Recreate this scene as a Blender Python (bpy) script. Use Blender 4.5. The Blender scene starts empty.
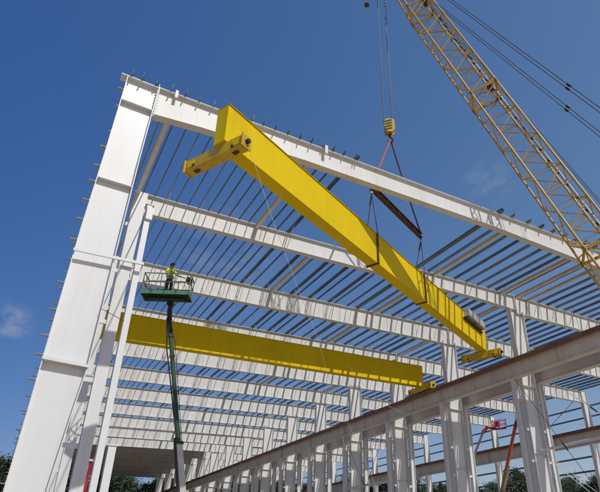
import bpy, bmesh, math, random
from mathutils import Vector, Matrix, noise
random.seed(7)
R = math.radians
G = 18.65            # height of the low eave above the ground; heights below are given from the eave
BAY = 7.62
NF = 16
sc = bpy.context.scene
COL = sc.collection

ONES = ['', 'first', 'second', 'third', 'fourth', 'fifth', 'sixth', 'seventh', 'eighth', 'ninth', 'tenth', 'eleventh', 'twelfth',
        'thirteenth', 'fourteenth', 'fifteenth', 'sixteenth', 'seventeenth', 'eighteenth', 'nineteenth']
def nth(n):
    if n < 20: return ONES[n]
    t = {2: ('twentieth', 'twenty'), 3: ('thirtieth', 'thirty'), 4: ('fortieth', 'forty')}[n // 10]
    return t[0] if n % 10 == 0 else t[1] + '-' + ONES[n % 10]

# ------------------------------------------------------------------ materials
def mat(name, c1, c2=None, rough=.5, metal=0., scale=1.2, streak=0., spec=.5, bump=0., contrast=(.38, .68)):
    m = bpy.data.materials.new(name); m.use_nodes = True
    nt = m.node_tree; b = nt.nodes['Principled BSDF']
    b.inputs['Roughness'].default_value = rough; b.inputs['Metallic'].default_value = metal
    b.inputs['Specular IOR Level'].default_value = spec
    if c2 is None:
        b.inputs['Base Color'].default_value = (*c1, 1); return m
    geo = nt.nodes.new('ShaderNodeNewGeometry')
    mp = nt.nodes.new('ShaderNodeMapping'); nt.links.new(geo.outputs['Position'], mp.inputs['Vector'])
    mp.inputs['Scale'].default_value = (1, 1, .35 if streak else 1)
    n = nt.nodes.new('ShaderNodeTexNoise'); n.inputs['Scale'].default_value = scale; n.inputs['Detail'].default_value = 8
    n.inputs['Roughness'].default_value = .62
    nt.links.new(mp.outputs['Vector'], n.inputs['Vector'])
    r = nt.nodes.new('ShaderNodeValToRGB')
    r.color_ramp.elements[0].position = contrast[0]; r.color_ramp.elements[1].position = contrast[1]
    r.color_ramp.elements[0].color = (*c1, 1); r.color_ramp.elements[1].color = (*c2, 1)
    nt.links.new(n.outputs['Fac'], r.inputs['Fac'])
    out = r.outputs['Color']
    if streak:
        m2 = nt.nodes.new('ShaderNodeMapping'); nt.links.new(geo.outputs['Position'], m2.inputs['Vector'])
        m2.inputs['Scale'].default_value = (3.1, 3.1, .16)
        n2 = nt.nodes.new('ShaderNodeTexNoise'); n2.inputs['Scale'].default_value = 1.7; n2.inputs['Detail'].default_value = 5
        nt.links.new(m2.outputs['Vector'], n2.inputs['Vector'])
        r2 = nt.nodes.new('ShaderNodeValToRGB')
        r2.color_ramp.elements[0].position = .52; r2.color_ramp.elements[1].position = .78
        r2.color_ramp.elements[0].color = (1, 1, 1, 1); k = 1 - streak
        r2.color_ramp.elements[1].color = (k, k * .96, k * .88, 1)
        nt.links.new(n2.outputs['Fac'], r2.inputs['Fac'])
        mx = nt.nodes.new('ShaderNodeMixRGB'); mx.blend_type = 'MULTIPLY'; mx.inputs[0].default_value = 1
        nt.links.new(out, mx.inputs[1]); nt.links.new(r2.outputs['Color'], mx.inputs[2]); out = mx.outputs[0]
    nt.links.new(out, b.inputs['Base Color'])
    if bump:
        bp = nt.nodes.new('ShaderNodeBump'); bp.inputs['Strength'].default_value = bump; bp.inputs['Distance'].default_value = .02
        nt.links.new(n.outputs['Fac'], bp.inputs['Height']); nt.links.new(bp.outputs['Normal'], b.inputs['Normal'])
    return m

M = dict(
    white=mat('white_paint', (.725, .74, .735), (.68, .69, .678), .42, scale=.45, streak=.05),
    white2=mat('white_paint_rafter', (.71, .712, .685), (.63, .625, .585), .5, scale=.55, streak=.14),
    shop=mat('grey_white_primer', (.70, .665, .605), (.58, .535, .465), .5, scale=.6, streak=.12),
    strut=mat('cream_strut_paint', (.74, .69, .60), (.64, .59, .50), .55, scale=1.3),
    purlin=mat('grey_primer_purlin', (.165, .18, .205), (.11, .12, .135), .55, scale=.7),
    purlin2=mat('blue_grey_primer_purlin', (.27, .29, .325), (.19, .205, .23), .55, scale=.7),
    yellow=mat('yellow_crane_paint', (.76, .555, .004), (.67, .475, .004), .55, scale=.5, streak=.08, spec=.12, contrast=(.42, .74)),
    yellow_d=mat('yellow_crane_paint_worn', (.66, .45, .01), (.50, .33, .015), .45, scale=2.5, streak=.2),
    boom=mat('ochre_boom_paint', (.56, .345, .045), (.42, .245, .035), .5, scale=1.2),
    black=mat('black_rubber', (.012, .012, .013), (.03, .03, .03), .6, scale=3),
    rope=mat('dark_wire_rope', (.03, .032, .037), (.06, .06, .065), .55, scale=6),
    white_rope=mat('white_fibre_rope', (.72, .70, .64), (.6, .58, .52), .8, scale=8),
    rust=mat('rust_brown_steel', (.055, .026, .017), (.12, .055, .03), .75, scale=3),
    railm=mat('brown_rail_steel', (.14, .07, .045), (.24, .15, .105), .6, scale=3),
    redbar=mat('red_conductor_bar', (.42, .06, .03), (.32, .05, .03), .5, scale=3),
    sling=mat('faded_red_sling', (.50, .16, .10), (.36, .10, .07), .85, scale=6),
    sling_d=mat('dark_brown_sling', (.07, .05, .055), (.12, .08, .075), .85, scale=6),
    green=mat('dark_green_lift_paint', (.008, .07, .028), (.012, .045, .022), .6, scale=3),
    green_f=mat('scuffed_green_deck', (.035, .24, .13), (.14, .24, .17), .6, scale=5),
    steel=mat('bare_grey_steel', (.58, .58, .56), (.44, .44, .42), .5, metal=.0, scale=3),
    rail=mat('grey_guard_rail', (.20, .235, .21), (.13, .16, .14), .5, scale=4),
    ltgrey=mat('light_grey_cabinet', (.44, .45, .455), (.33, .34, .345), .45, scale=3),
    red=mat('red_lift_paint', (.42, .015, .03), (.30, .012, .02), .45, scale=3),
    orange=mat('orange_lift_paint', (.72, .13, .03), (.55, .09, .02), .45, scale=2),
    tan=mat('dusty_tan_boom', (.36, .27, .13), (.28, .20, .10), .6, scale=2),
    deck=mat('primed_roof_sheet', (.085, .085, .083), (.06, .06, .059), .5, metal=.2, scale=.8),
    dirt=mat('packed_dirt', (.47, .37, .26), (.34, .26, .18), .95, scale=.12, bump=.3),
    bark=mat('tree_bark', (.09, .065, .045), (.05, .038, .028), .9, scale=2),
    hivis=mat('hi_vis_yellow_cloth', (.62, .80, .03), (.50, .66, .03), .85, scale=14),
    navy=mat('dark_navy_cloth', (.014, .016, .024), (.03, .03, .04), .9, scale=10),
    skin=mat('skin', (.30, .165, .11), (.25, .13, .085), .55, scale=15),
    hair=mat('dark_hair', (.012, .009, .007), None, .7),
    hat=mat('dark_cap', (.035, .03, .032), (.05, .045, .045), .6, scale=8),
    boot=mat('brown_boots', (.07, .042, .025), (.04, .025, .016), .7, scale=10),
    glass=mat('cab_glass', (.03, .04, .045), None, .08),
)
def leaf_mat(name, a, b):
    m = mat(name, a, b, .6, scale=1.1, contrast=(.3, .7)); return m
LEAF = [leaf_mat('pine_leaf', (.022, .044, .014), (.038, .068, .020)), leaf_mat('oak_leaf', (.026, .050, .014), (.042, .072, .020)),
        leaf_mat('dark_leaf', (.018, .038, .013), (.032, .058, .018))]

# ------------------------------------------------------------------ mesh builder
class MB:
    def __init__(s): s.v = []; s.f = []
    def add(s, vs, fs):
        o = len(s.v); s.v += [tuple(p) for p in vs]; s.f += [tuple(i + o for i in f) for f in fs]; return s
    def box(s, x0, x1, y0, y1, z0, z1):
        vs = [(x, y, z) for x in (x0, x1) for y in (y0, y1) for z in (z0, z1)]
        return s.add(vs, [(0, 1, 3, 2), (4, 6, 7, 5), (0, 4, 5, 1), (2, 3, 7, 6), (0, 2, 6, 4), (1, 5, 7, 3)])
    def obox(s, c, ax, ay, az):
        c, ax, ay, az = map(Vector, (c, ax, ay, az))
        vs = [c + ax * i + ay * j + az * k for i in (-1, 1) for j in (-1, 1) for k in (-1, 1)]
        return s.add(vs, [(0, 1, 3, 2), (4, 6, 7, 5), (0, 4, 5, 1), (2, 3, 7, 6), (0, 2, 6, 4), (1, 5, 7, 3)])
    def bar(s, p, q, w, h, up=(0, 0, 1)):
        p, q = Vector(p), Vector(q); d = (q - p).normalized(); a = d.cross(Vector(up))
        if a.length < 1e-4: a = d.cross(Vector((1, 0, 0)))
        a.normalize(); b = a.cross(d)
        return s.obox((p + q) / 2, (q - p) / 2, a * w / 2, b * h / 2)
    def prism(s, poly, y0, y1):                      # polygon of (x, z), extruded along y
        n = len(poly)
        vs = [(x, y0, z) for x, z in poly] + [(x, y1, z) for x, z in poly]
        fs = [tuple(range(n)), tuple(range(2 * n - 1, n - 1, -1))] + [(i, i + n, (i + 1) % n + n, (i + 1) % n) for i in range(n)]
        return s.add(vs, fs)
    def hexa(s, a, b):                               # two quads of 4 points joined
        return s.add(list(a) + list(b), [(0, 1, 2, 3), (7, 6, 5, 4)] + [(i, i + 4, (i + 1) % 4 + 4, (i + 1) % 4) for i in range(4)])
    def tube(s, p, q, r, n=8, r2=None):
        p, q = Vector(p), Vector(q); d = (q - p).normalized(); a = d.orthogonal().normalized(); b = d.cross(a)
        r2 = r if r2 is None else r2
        vs = [p + (a * math.cos(t) + b * math.sin(t)) * r for t in [2 * math.pi * i / n for i in range(n)]]
        vs += [q + (a * math.cos(t) + b * math.sin(t)) * r2 for t in [2 * math.pi * i / n for i in range(n)]]
        return s.add(vs, [tuple(range(n)), tuple(range(2 * n - 1, n - 1, -1))] + [(i, i + n, (i + 1) % n + n, (i + 1) % n) for i in range(n)])
    def path(s, pts, r, n=8):
        pts = [Vector(p) for p in pts]; vs = []; fs = []; a = None
        for i, p in enumerate(pts):
            d = (pts[min(i + 1, len(pts) - 1)] - pts[max(i - 1, 0)]).normalized()
            a = d.orthogonal().normalized() if a is None else (a - d * a.dot(d)).normalized()
            b = d.cross(a); rr = r[i] if isinstance(r, (list, tuple)) else r
            vs += [p + (a * math.cos(2 * math.pi * k / n) + b * math.sin(2 * math.pi * k / n)) * rr for k in range(n)]
        for i in range(len(pts) - 1):
            fs += [(i * n + k, (i + 1) * n + k, (i + 1) * n + (k + 1) % n, i * n + (k + 1) % n) for k in range(n)]
        fs += [tuple(range(n)), tuple(range(len(vs) - 1, len(vs) - n - 1, -1))]
        return s.add(vs, fs)
    def ball(s, c, rx, ry=None, rz=None, u=12, v=8):
        ry = rx if ry is None else ry; rz = rx if rz is None else rz; c = Vector(c); vs = []; fs = []
        for j in range(1, v):
            t = math.pi * j / v
            vs += [c + Vector((rx * math.sin(t) * math.cos(2 * math.pi * i / u), ry * math.sin(t) * math.sin(2 * math.pi * i / u), rz * math.cos(t))) for i in range(u)]
        top = len(vs); vs += [c + Vector((0, 0, rz)), c - Vector((0, 0, rz))]
        for j in range(v - 2):
            fs += [(j * u + i, (j + 1) * u + i, (j + 1) * u + (i + 1) % u, j * u + (i + 1) % u) for i in range(u)]
        fs += [(top, i, (i + 1) % u) for i in range(u)] + [(top + 1, (v - 2) * u + (i + 1) % u, (v - 2) * u + i) for i in range(u)]
        return s.add(vs, fs)
    def rod(s, p, q, r=.02): return s.tube(p, q, r, 6)
    def build(s, name, m, parent=None, smooth=False, bevel=0., loc=None):
        if parent is not None: o0 = Vector(parent['_o'])
        else: o0 = Vector(loc if loc is not None else (0, 0, 0))
        me = bpy.data.meshes.new(name)
        me.from_pydata([(v[0] - o0[0], v[1] - o0[1], v[2] - o0[2]) for v in s.v], [], s.f)
        bm = bmesh.new(); bm.from_mesh(me); bmesh.ops.recalc_face_normals(bm, faces=bm.faces); bm.to_mesh(me); bm.free()
        me.materials.append(m if not isinstance(m, str) else M[m])
        o = bpy.data.objects.new(name, me); COL.objects.link(o)
        if smooth:
            for p in me.polygons: p.use_smooth = True
            try: me.set_sharp_from_angle(angle=R(40))
            except Exception: pass
        if bevel:
            b = o.modifiers.new('Bevel', 'BEVEL'); b.width = bevel; b.segments = 2; b.limit_method = 'ANGLE'
        if parent is not None:
            o.parent = parent
            r = parent
            o['_o'] = tuple(o0)
        else:
            o.location = (o0[0], o0[1], o0[2] + G)
            o['_o'] = tuple(o0)
        return o

def thing(name, label, cat, loc=(0, 0, 0), group=None):
    o = bpy.data.objects.new(name, None); COL.objects.link(o); o.empty_display_size = .3
    o.location = (loc[0], loc[1], loc[2] + G); o['_o'] = tuple(loc)
    return tag(o, label, cat, group)
def tag(o, label, cat, group=None):
    n = len(label.split()); assert 4 <= n <= 16, (n, label)
    o['label'] = label; o['category'] = cat; o['kind'] = 'thing'
    if group: o['group'] = group
    return o
KIDS = {}
def copy_tree(o, parent=None, dy=0., dx=0., label=None):
    c = o.copy(); COL.objects.link(c)
    if parent is not None: c.parent = parent
    else:
        c.location = o.location + Vector((dx, dy, 0))
        if label: c['label'] = label
    for ch in list(o.children): copy_tree(ch, c)
    return c
def structure(o): o['kind'] = 'structure'; return o

rz = lambda x: .033 * x                                       # top of steel over the left aisle
rz2 = lambda x: rz(30) + (x - 30) * .012                       # and over the right aisle

# ------------------------------------------------------------------ ground
g = MB(); n = 40
gx = [-900 + 1800 * i / n for i in range(n + 1)]
g.add([(x, y + 300, -G) for y in gx for x in gx], [(j * (n + 1) + i, j * (n + 1) + i + 1, (j + 1) * (n + 1) + i + 1, (j + 1) * (n + 1) + i) for j in range(n) for i in range(n)])
structure(g.build('ground', 'dirt'))

# ------------------------------------------------------------------ rafters
def make_rafter(name, label, group, x0, x1, top, depths, y, mt='white2', stiff=1.5, braces=(), flange=.36):
    t = thing(name, label, 'rafter', (x0, y, top(x0)), group)
    xs = [x0] + [a for a, d in depths if x0 < a < x1] + [x1]
    def dep(x):
        for (a, d), (b, e) in zip(depths[:-1], depths[1:]):
            if a <= x <= b: return d + (e - d) * (x - a) / (b - a)
        return depths[0][1] if x < depths[0][0] else depths[-1][1]
    ft = .03
    web = MB()
    web.prism([(x, top(x) - ft) for x in xs] + [(x, top(x) - dep(x) + ft) for x in reversed(xs)], y - .012, y + .012)
    web.build('web', mt, t)
    fl = MB(); fl.prism([(x, top(x)) for x in xs] + [(x, top(x) - ft) for x in reversed(xs)], y - flange / 2, y + flange / 2); fl.build('top_flange', mt, t)
    fl = MB(); fl.prism([(x, top(x) - dep(x) + ft) for x in xs] + [(x, top(x) - dep(x)) for x in reversed(xs)], y - flange / 2, y + flange / 2); fl.build('bottom_flange', mt, t)
    x = x0 + stiff
    while x < x1 - .6:
        MB().box(x - .006, x + .006, y - .05, y + .05, top(x) - dep(x) + ft + .002, top(x) - ft - .002).build('stiffener', mt, t); x += stiff
    for xe in (x0 + .012, x1 - .012):
        MB().box(xe - .01, xe + .01, y - .19, y + .19, top(xe) - dep(xe) - .02, top(xe) + .004).build('end_plate', mt, t)
    for x in braces:
        for sg in (-1,):
            MB().bar((x + .03, y + sg * .16, top(x) - dep(x) + .04), (x + .03, y + sg * .95, top(x) + .03), .03, .03).build('flange_brace', 'steel', t)
    return t

LINES = [.15, .56, 1.11, 1.72, 2.3, 2.9, 3.5, 4.05, 4.7, 5.28, 5.83, 6.42, 7.05, 7.67, 8.26, 8.9, 9.45, 10.05, 10.7, 11.53, 12.52, 13.63,
         14.65, 15.26, 16.2, 16.95, 17.9, 18.5, 19.65, 20.55, 21.65, 22.97, 24.1, 25.18, 26.3, 27.35, 28.2, 29.15]
RLINES = [30.8 + 1.04 * i for i in range(27)]
GR = 'white steel rafters over the left aisle'
d1 = [(1.24, 1.49), (3.2, 1.32), (8, 1.12), (20, 1.08), (30, 1.42)]
d2 = [(2.5, 1.2), (6, 1.12), (26, 1.06), (30, 1.25)]
d3 = [(2.5, 1.5), (8, 1.42), (24, 1.45), (30, 1.5)]
r1 = make_rafter('roof_rafter', 'nearest and topmost white steel rafter, joined to the broad column at left', GR, 1.245, 29.995, rz, d1, 0, 'white2', 40)
r2 = make_rafter('roof_rafter', 'second white steel rafter from the camera, below and behind the topmost one', GR, 2.525, 29.995, rz, d2, BAY, 'white2', 40, [x for x in LINES[6::3]])
rp = make_rafter('roof_rafter', 'third white steel rafter from the camera, behind the worker on the lift', GR, 2.525, 29.995, rz, d3, 2 * BAY, 'white2', 1.5, [x for x in LINES[6::2]])
for k in range(3, NF):
    copy_tree(rp, dy=(k - 2) * BAY, label=f'white steel left-aisle rafter, {nth(k + 1)} back from the camera' + (', under the dark roof sheets' if k > 10 else ''))
# clip for a lifeline on the first rafter
MB().box(1.88, 2.0, -.26, -.185, rz(2) - .28, rz(2) + .1).build('lug', 'white2', r1)
MB().box(8.95, 9.1, -.3, -.2, rz(9) - .35, rz(9) + .12).build('lug', 'white2', r1)
GR2 = 'white steel rafters over the right aisle'
dr = [(30, 1.5), (36, 1.38), (52, 1.38), (58, 1.4)]
rr = make_rafter('roof_rafter', 'white steel right-aisle rafter, first from the camera', GR2, 30.005, 57.99, rz2, dr, 0, 'white2', 1.5, [x for x in RLINES[1::2]])
for k in range(1, NF):
    copy_tree(rr, dy=k * BAY, label=f'white steel right-aisle rafter, {nth(k + 1)} from the camera')

# ------------------------------------------------------------------ columns
def icol(t, prof, y, fl=.4, m='white', ft=.03):
    """prof: list of (z, x_left, x_right) from top to bottom, web in the frame plane"""
    MB().prism([(a + ft, z) for z, a, b in prof] + [(b - ft, z) for z, a, b in reversed(prof)], y - .012, y + .012).build('web', m, t)
    MB().prism([(a, z) for z, a, b in prof] + [(a + ft, z) for z, a, b in reversed(prof)], y - fl / 2, y + fl / 2).build('outer_flange', m, t)
    MB().prism([(b - ft, z) for z, a, b in prof] + [(b, z) for z, a, b in reversed(prof)], y - fl / 2, y + fl / 2).build('inner_flange', m, t)
    z, a, b = prof[-1]
    MB().box(a - .15, b + .15, y - .3, y + .3, -G - .001, -G + .04).build('base_plate', m, t)
def clips(t, y):
    for z in [-.77, -1.68, -2.99, -3.75, -4.63, -5.34, -6.16, -6.95, -7.76, -9.36, -10.3, -11.15, -11.75, -12.5, -14.11, -15.3, -16.6]:
        A, B = lerp_prof(profA, z)
        ln = .21 if (z * 7) % 1 > .3 else .10
        MB().box(A - ln, A - .002, y - .09, y + .09, z - .012, z).box(A - .016, A - .002, y - .09, y + .09, z + .0005, z + .04).build('girt_clip', 'ltgrey', t)
def lerp_prof(prof, z):
    for (z0, a0, b0), (z1, a1, b1) in zip(prof[:-1], prof[1:]):
        if z1 <= z <= z0:
            k = (z - z0) / (z1 - z0); return a0 + (a1 - a0) * k, b0 + (b1 - b0) * k
GA = 'columns of the left wall'
profA = [(-.03, 0, 1.24), (-3.74, -.09, 1.11), (-7.3, -.21, 1.04), (-11.9, -.29, .97), (-13.4, -.31, .83), (-18.61, -.42, .42)]
a1 = thing('wall_column', 'broad white tapered column nearest the camera at the left', 'column', (.4, 0, -G), GA)
icol(a1, profA, 0); clips(a1, -.1)
MB().box(-.23, 1.243, -.2, .2, -.03, 0).build('cap_plate', 'white', a1)
MB().box(1.215, 1.235, -.235, .235, -1.62, .14).build('end_plate', 'white', a1)
for q in range(10):
    z = -.02 - .155 * q
    MB().tube((1.213, -.15, z), (1.165, -.15, z), .028, 6).build('bolt', 'white', a1); MB().tube((1.257, -.15, z), (1.30, -.15, z), .028, 6).build('bolt', 'white', r1)
for z in (-1.29, -5.12, -11.9):
    A, B = lerp_prof(profA, z)
    for s in (-1, 1):
        MB().box(A + .032, B - .032, min(s * .015, s * .2), max(s * .015, s * .2), z - .012, z + .012).build('stiffener', 'white', a1)
MB().bar((-.3, -.235, -11.86), (.99, -.235, -11.92), .035, .09).build('splice_bar', 'white', a1)
colA2 = thing('wall_column', 'white tapered column of the left wall, second from the camera', 'column', (.4, BAY, -G), GA)
icol(colA2, profA, BAY); clips(colA2, BAY)
for k in range(2, NF):
    copy_tree(colA2, dy=(k - 1) * BAY, label=f'white tapered column of the left wall, {nth(k + 1)} from the camera')

# crane posts beside the left wall columns
GP = 'crane posts beside the left wall columns'
def wpost(t, x0, x1, y, z0, z1, m='white', fl=.3, web_in='x'):
    MB().box(x0, x0 + .025, y - fl / 2, y + fl / 2, z0, z1).build('flange', m, t)
    MB().box(x1 - .025, x1, y - fl / 2, y + fl / 2, z0, z1).build('flange', m, t)
    MB().box(x0 + .027, x1 - .027, y - .01, y + .01, z0, z1).build('web', m, t)
pa = thing('crane_post', 'slender white crane post standing alone just right of the nearest column', 'crane post', (1.8, 0, -G), GP)
MB().box(1.715, 1.905, -.02, .0, -G, -5.55).build('flange', 'white', pa)
MB().box(1.715, 1.905, .28, .30, -G, -5.55).build('flange', 'white', pa)
MB().box(1.80, 1.82, .002, .278, -G, -5.55).build('web', 'white', pa)
MB().box(1.66, 1.96, -.05, .33, -5.548, -5.52).build('cap_plate', 'white', pa)
MB().box(1.93, 1.99, -.06, -.02, -5.9, -5.66).build('clip', 'white', pa)
MB().box(1.73, 1.95, -.10, -.025, -6.2, -5.7).build('clip', 'white', pa)
tb = MB().bar((-.25, -.27, -8.2), (1.95, -.27, -8.12), .06, .09).build('tie_bar', 'white', loc=(-.25, -.27, -8.2))
tag(tb, 'thin white tie bar crossing the nearest column to its slender post', 'tie bar')
sp = thing('stub_post', 'short white post beside the foot of the slender crane post', 'post', (2.13, 0, -G))
MB().box(2.0, 2.22, -.02, 0, -G, -14.1).build('flange', 'white', sp); MB().box(2.0, 2.22, .24, .26, -G, -14.1).build('flange', 'white', sp)
MB().box(2.1, 2.12, .002, .238, -G, -14.1).build('web', 'white', sp); MB().box(1.95, 2.26, -.05, .3, -14.098, -14.06).build('cap_plate', 'white', sp)
pb = thing('crane_post', 'wide white crane post rising to the second rafter, with rungs to its column', 'crane post', (2.15, BAY, -G), GP)
Y = BAY
MB().prism([(1.9, rz(2.2)), (2.52, rz(2.2)), (2.42, -5.6), (2.36, -G), (1.88, -G), (1.9, -5.6)], Y - .22, Y - .19).build('front_flange', 'white', pb)
MB().prism([(1.9, -5.6), (2.42, -5.6), (2.36, -G), (1.88, -G)], Y + .23, Y + .26).build('rear_flange', 'white', pb)
MB().prism([(2.12, -5.6), (2.14, -5.6), (2.14, -G), (2.12, -G)], Y - .188, Y + .228).build('web', 'white', pb)
MB().prism([(1.9, rz(2.2)), (1.92, rz(2.2)), (1.92, -5.6), (1.9, -5.6)], Y - .188, Y + 1.1).build('bracket_plate', 'white', pb)
MB().box(2.512, 2.522, Y - .24, Y + .24, rz(2.5) - 1.42, rz(2.5) + .02).build('end_plate', 'white', pb)
MB().box(1.94, 2.66, Y - .36, Y - .222, -4.48, -4.42).build('bracket', 'white', pb)
MB().box(1.98, 2.4, Y - .25, Y - .222, -4.415, -4.36).build('bracket', 'white', pb)
MB().box(2.56, 2.6, Y - .34, Y - .30, -5.9, -4.485).build('hanger', 'white', pb)
for z in (-2.0, -4.7, -7.4, -10.15, -12.95, -15.6):
    MB().box(1.0, 1.897, Y - .13, Y - .11, z - .1, z + .1).add([], []).build('rung', 'white', pb)
    MB().box(1.0, 1.897, Y - .108, Y - .02, z + .08, z + .1).build('rung_flange', 'white', pb)
for k in range(2, NF):
    copy_tree(pb, dy=(k - 1) * BAY, label=f'white crane post in the left row with rungs, {nth(k + 1)} from the camera')

# middle row: a deep column and a slender post on either side
GB = 'columns of the middle row'
def make_b(y):
    zt = rz(30) - 1.27
    t = thing('building_column', 'white middle-row column at the right edge, under the topmost rafter', 'column', (30, y, -G), GB)
    icol(t, [(zt if y else rz(30) - 1.44, 29.3, 30.68), (-G + .04, 29.33, 30.62)], y, .42)
    for z in (-6.2, -10.8, -15.2):
        MB().box(29.34, 30.6, y - .2, y - .014, z - .01, z + .01).build('stiffener', 'white', t)
    return t
b1 = make_b(0); b2 = make_b(BAY); b2['label'] = 'white middle-row column, second from the right, crossed by brace rods'
for k in range(2, NF): copy_tree(b2, dy=(k - 1) * BAY, label=f'white middle-row column, {nth(k + 1)} from the camera along the runway')
GPB = 'slender crane posts flanking the middle columns'
def make_bp(x0, x1, side, y):
    t = thing('crane_post', 'slender post', 'crane post', ((x0 + x1) / 2, y, -G), GPB) if False else None
def bpost(x0, x1, xi0, xi1, label):
    t = thing('crane_post', label, 'crane post', ((x0 + x1) / 2, 0, -G), GPB)
    wpost(t, x0, x1, 0, -G, -5.83, 'white', .3)
    MB().box(x0 - .08, x1 + .08, -.24, .24, -5.828, -5.8).build('cap_plate', 'white', t)
    for i in range(6):
        z = -7.2 - 2.05 * i
        MB().box(xi0, xi1, -.10, -.085, z - .08, z + .08).build('rung', 'white', t)
        MB().box(xi0, xi1, -.083, -.01, z + .06, z + .08).build('rung_flange', 'white', t)
    return t
lp = bpost(28.5, 28.98, 28.982, 29.298, 'slender white crane post left of the middle-row column at the right edge')
rp_ = bpost(31.0, 31.46, 30.682, 30.998, 'slender white crane post right of the middle-row column at the right edge')
for k in range(1, NF):
    copy_tree(lp, dy=k * BAY, label=f'slender white crane post left of the {nth(k + 1)} middle-row column')
    copy_tree(rp_, dy=k * BAY, label=f'slender white crane post right of the {nth(k + 1)} middle-row column')

# right wall columns
GC = 'columns of the right wall'
c1 = thing('wall_column', 'white column of the right wall, first from the camera', 'column', (58.5, 0, -G), GC)
icol(c1, [(rz2(58) + .0, 58.0, 59.0), (-G + .04, 58.05, 58.85)], 0, .4)
for k in range(1, NF): copy_tree(c1, dy=k * BAY, label=f'white column of the far right wall, {nth(k + 1)} from the camera')

# ------------------------------------------------------------------ crane runway girders, one per bay
def runway(x, zt, dep, label, group, m='shop', rail=True, side=-1, y0=0., cap='railm'):
    t = thing('runway_girder', label, 'runway girder', (x, y0, zt - dep), group)
    a, b = y0 + .004, y0 + BAY - .004
    MB().box(x - .012, x + .012, a, b, zt - dep + .03, zt - .03).build('web', m, t)
    MB().box(x - .26, x + .26, a, b, zt - dep, zt - dep + .028).build('bottom_flange', m, t)
    MB().box(x - .3, x + .3, a, b, zt - .028, zt).build('top_flange', cap, t)
    for s in (-1, 1):
        MB().box(min(x + s * .302, x + s * .325), max(x + s * .302, x + s * .325), a, b, zt - .27, zt + .002).build('cap_lip', cap, t)
    if rail:
        MB().box(x - .07, x + .07, a, b, zt + .002, zt + .02).box(x - .015, x + .015, a, b, zt + .02, zt + .1).box(x - .04, x + .04, a, b, zt + .1, zt + .14).build('crane_rail', 'railm', t)
    MB().box(x + side * .345 - .02, x + side * .345 + .02, a, b, zt - .345, zt - .29).build('conductor_bar', 'redbar', t)
    for q in (0.02, .5, .98):
        yy = a + (b - a) * q
        MB().box(x + .014 if side > 0 else x - .07, x + .07 if side > 0 else x - .014, yy - .008, yy + .008, zt - dep + .03, zt - .03).build('stiffener', m, t)
    return t
GRW = 'crane runway girders'
w = runway(28.75, -4.44, 1.36, 'grey-white runway girder with red bar, first bay, at the right edge', GRW)
for k in range(1, NF - 1): copy_tree(w, dy=k * BAY, label=f'grey-white runway girder with red bar along the middle columns, {nth(k + 1)} bay')
w = runway(31.23, -4.44, 1.36, 'grey-white runway girder behind the middle columns, first bay', GRW, side=1)
for k in range(1, NF - 1): copy_tree(w, dy=k * BAY, label=f'grey-white runway girder behind the middle columns, {nth(k + 1)} bay')
w = runway(1.56, -5.05, 1.36, 'runway girder between the left columns and posts, third bay', GRW, m='white', side=1, y0=2 * BAY, cap='shop')
for k in range(3, NF - 1): copy_tree(w, dy=(k - 2) * BAY, label=f'runway girder between the left columns and posts, {nth(k + 1)} bay')
w = runway(56.9, -3.5, 1.75, 'grey runway girder of the far right wall, first bay', GRW, m='shop')
for k in range(1, NF - 1): copy_tree(w, dy=k * BAY, label=f'grey runway girder of the far right wall, {nth(k + 1)} bay')

# ------------------------------------------------------------------ purlins, struts, girts, roof sheets
def zpurlin(x, y0, y1, top, double=False, h=.20):
    m = MB(); z = top(x); fw_ = .045 if x < 20 else .11; h = .185 if x < 20 else .24
    for dx in ((0, .13) if double else (0,)):
        xx = x + dx; s = -1 if dx else 1
        m.box(xx - .008, xx + .008, y0, y1, z + .002, z + h)
        m.box(xx + .008, xx + fw_, y0, y1, z + h - .01, z + h)
        m.box(xx - fw_, xx - .008, y0, y1, z + .002, z + .012)
    return m
DOUBLE = {10.7, 14.65, 16.2, 17.9, 20.55, 29.15, 12.52}
for i, x in enumerate(LINES):
    dbl = x in DOUBLE
    rnd = random.Random(i)
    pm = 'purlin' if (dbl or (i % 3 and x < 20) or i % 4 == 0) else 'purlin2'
    if x < 10.9 or x > 20.4:
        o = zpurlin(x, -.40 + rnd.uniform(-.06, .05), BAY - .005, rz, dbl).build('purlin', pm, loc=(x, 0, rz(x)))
        side = f'{nth(i + 1)} from the left column' if x < 12 else f'{nth(len(LINES) - i)} left of the middle row'
        tag(o, f'dark steel purlin in the nearest bay, {side}', 'purlin', 'dark roof purlins')
    for b in (1, 2):
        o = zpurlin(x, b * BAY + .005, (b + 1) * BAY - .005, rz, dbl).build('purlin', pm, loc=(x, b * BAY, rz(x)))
        tag(o, f'dark steel purlin in the {nth(b + 1)} bay, {nth(i + 1)} from the left wall', 'purlin', 'dark roof purlins')
    o = zpurlin(x, 3 * BAY + .005, (NF - 1) * BAY, rz, dbl).build('purlin', pm, loc=(x, 3 * BAY, rz(x)))
    tag(o, f'long dark purlin line over the deep left-aisle bays, {nth(i + 1)} from the left wall', 'purlin', 'dark roof purlins')
for i, x in enumerate(RLINES):
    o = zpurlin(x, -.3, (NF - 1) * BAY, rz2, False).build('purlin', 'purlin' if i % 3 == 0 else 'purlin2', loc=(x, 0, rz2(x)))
    tag(o, f'long dark purlin line over the right aisle, {nth(i + 1)} right of the middle columns', 'purlin', 'dark roof purlins')
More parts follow.
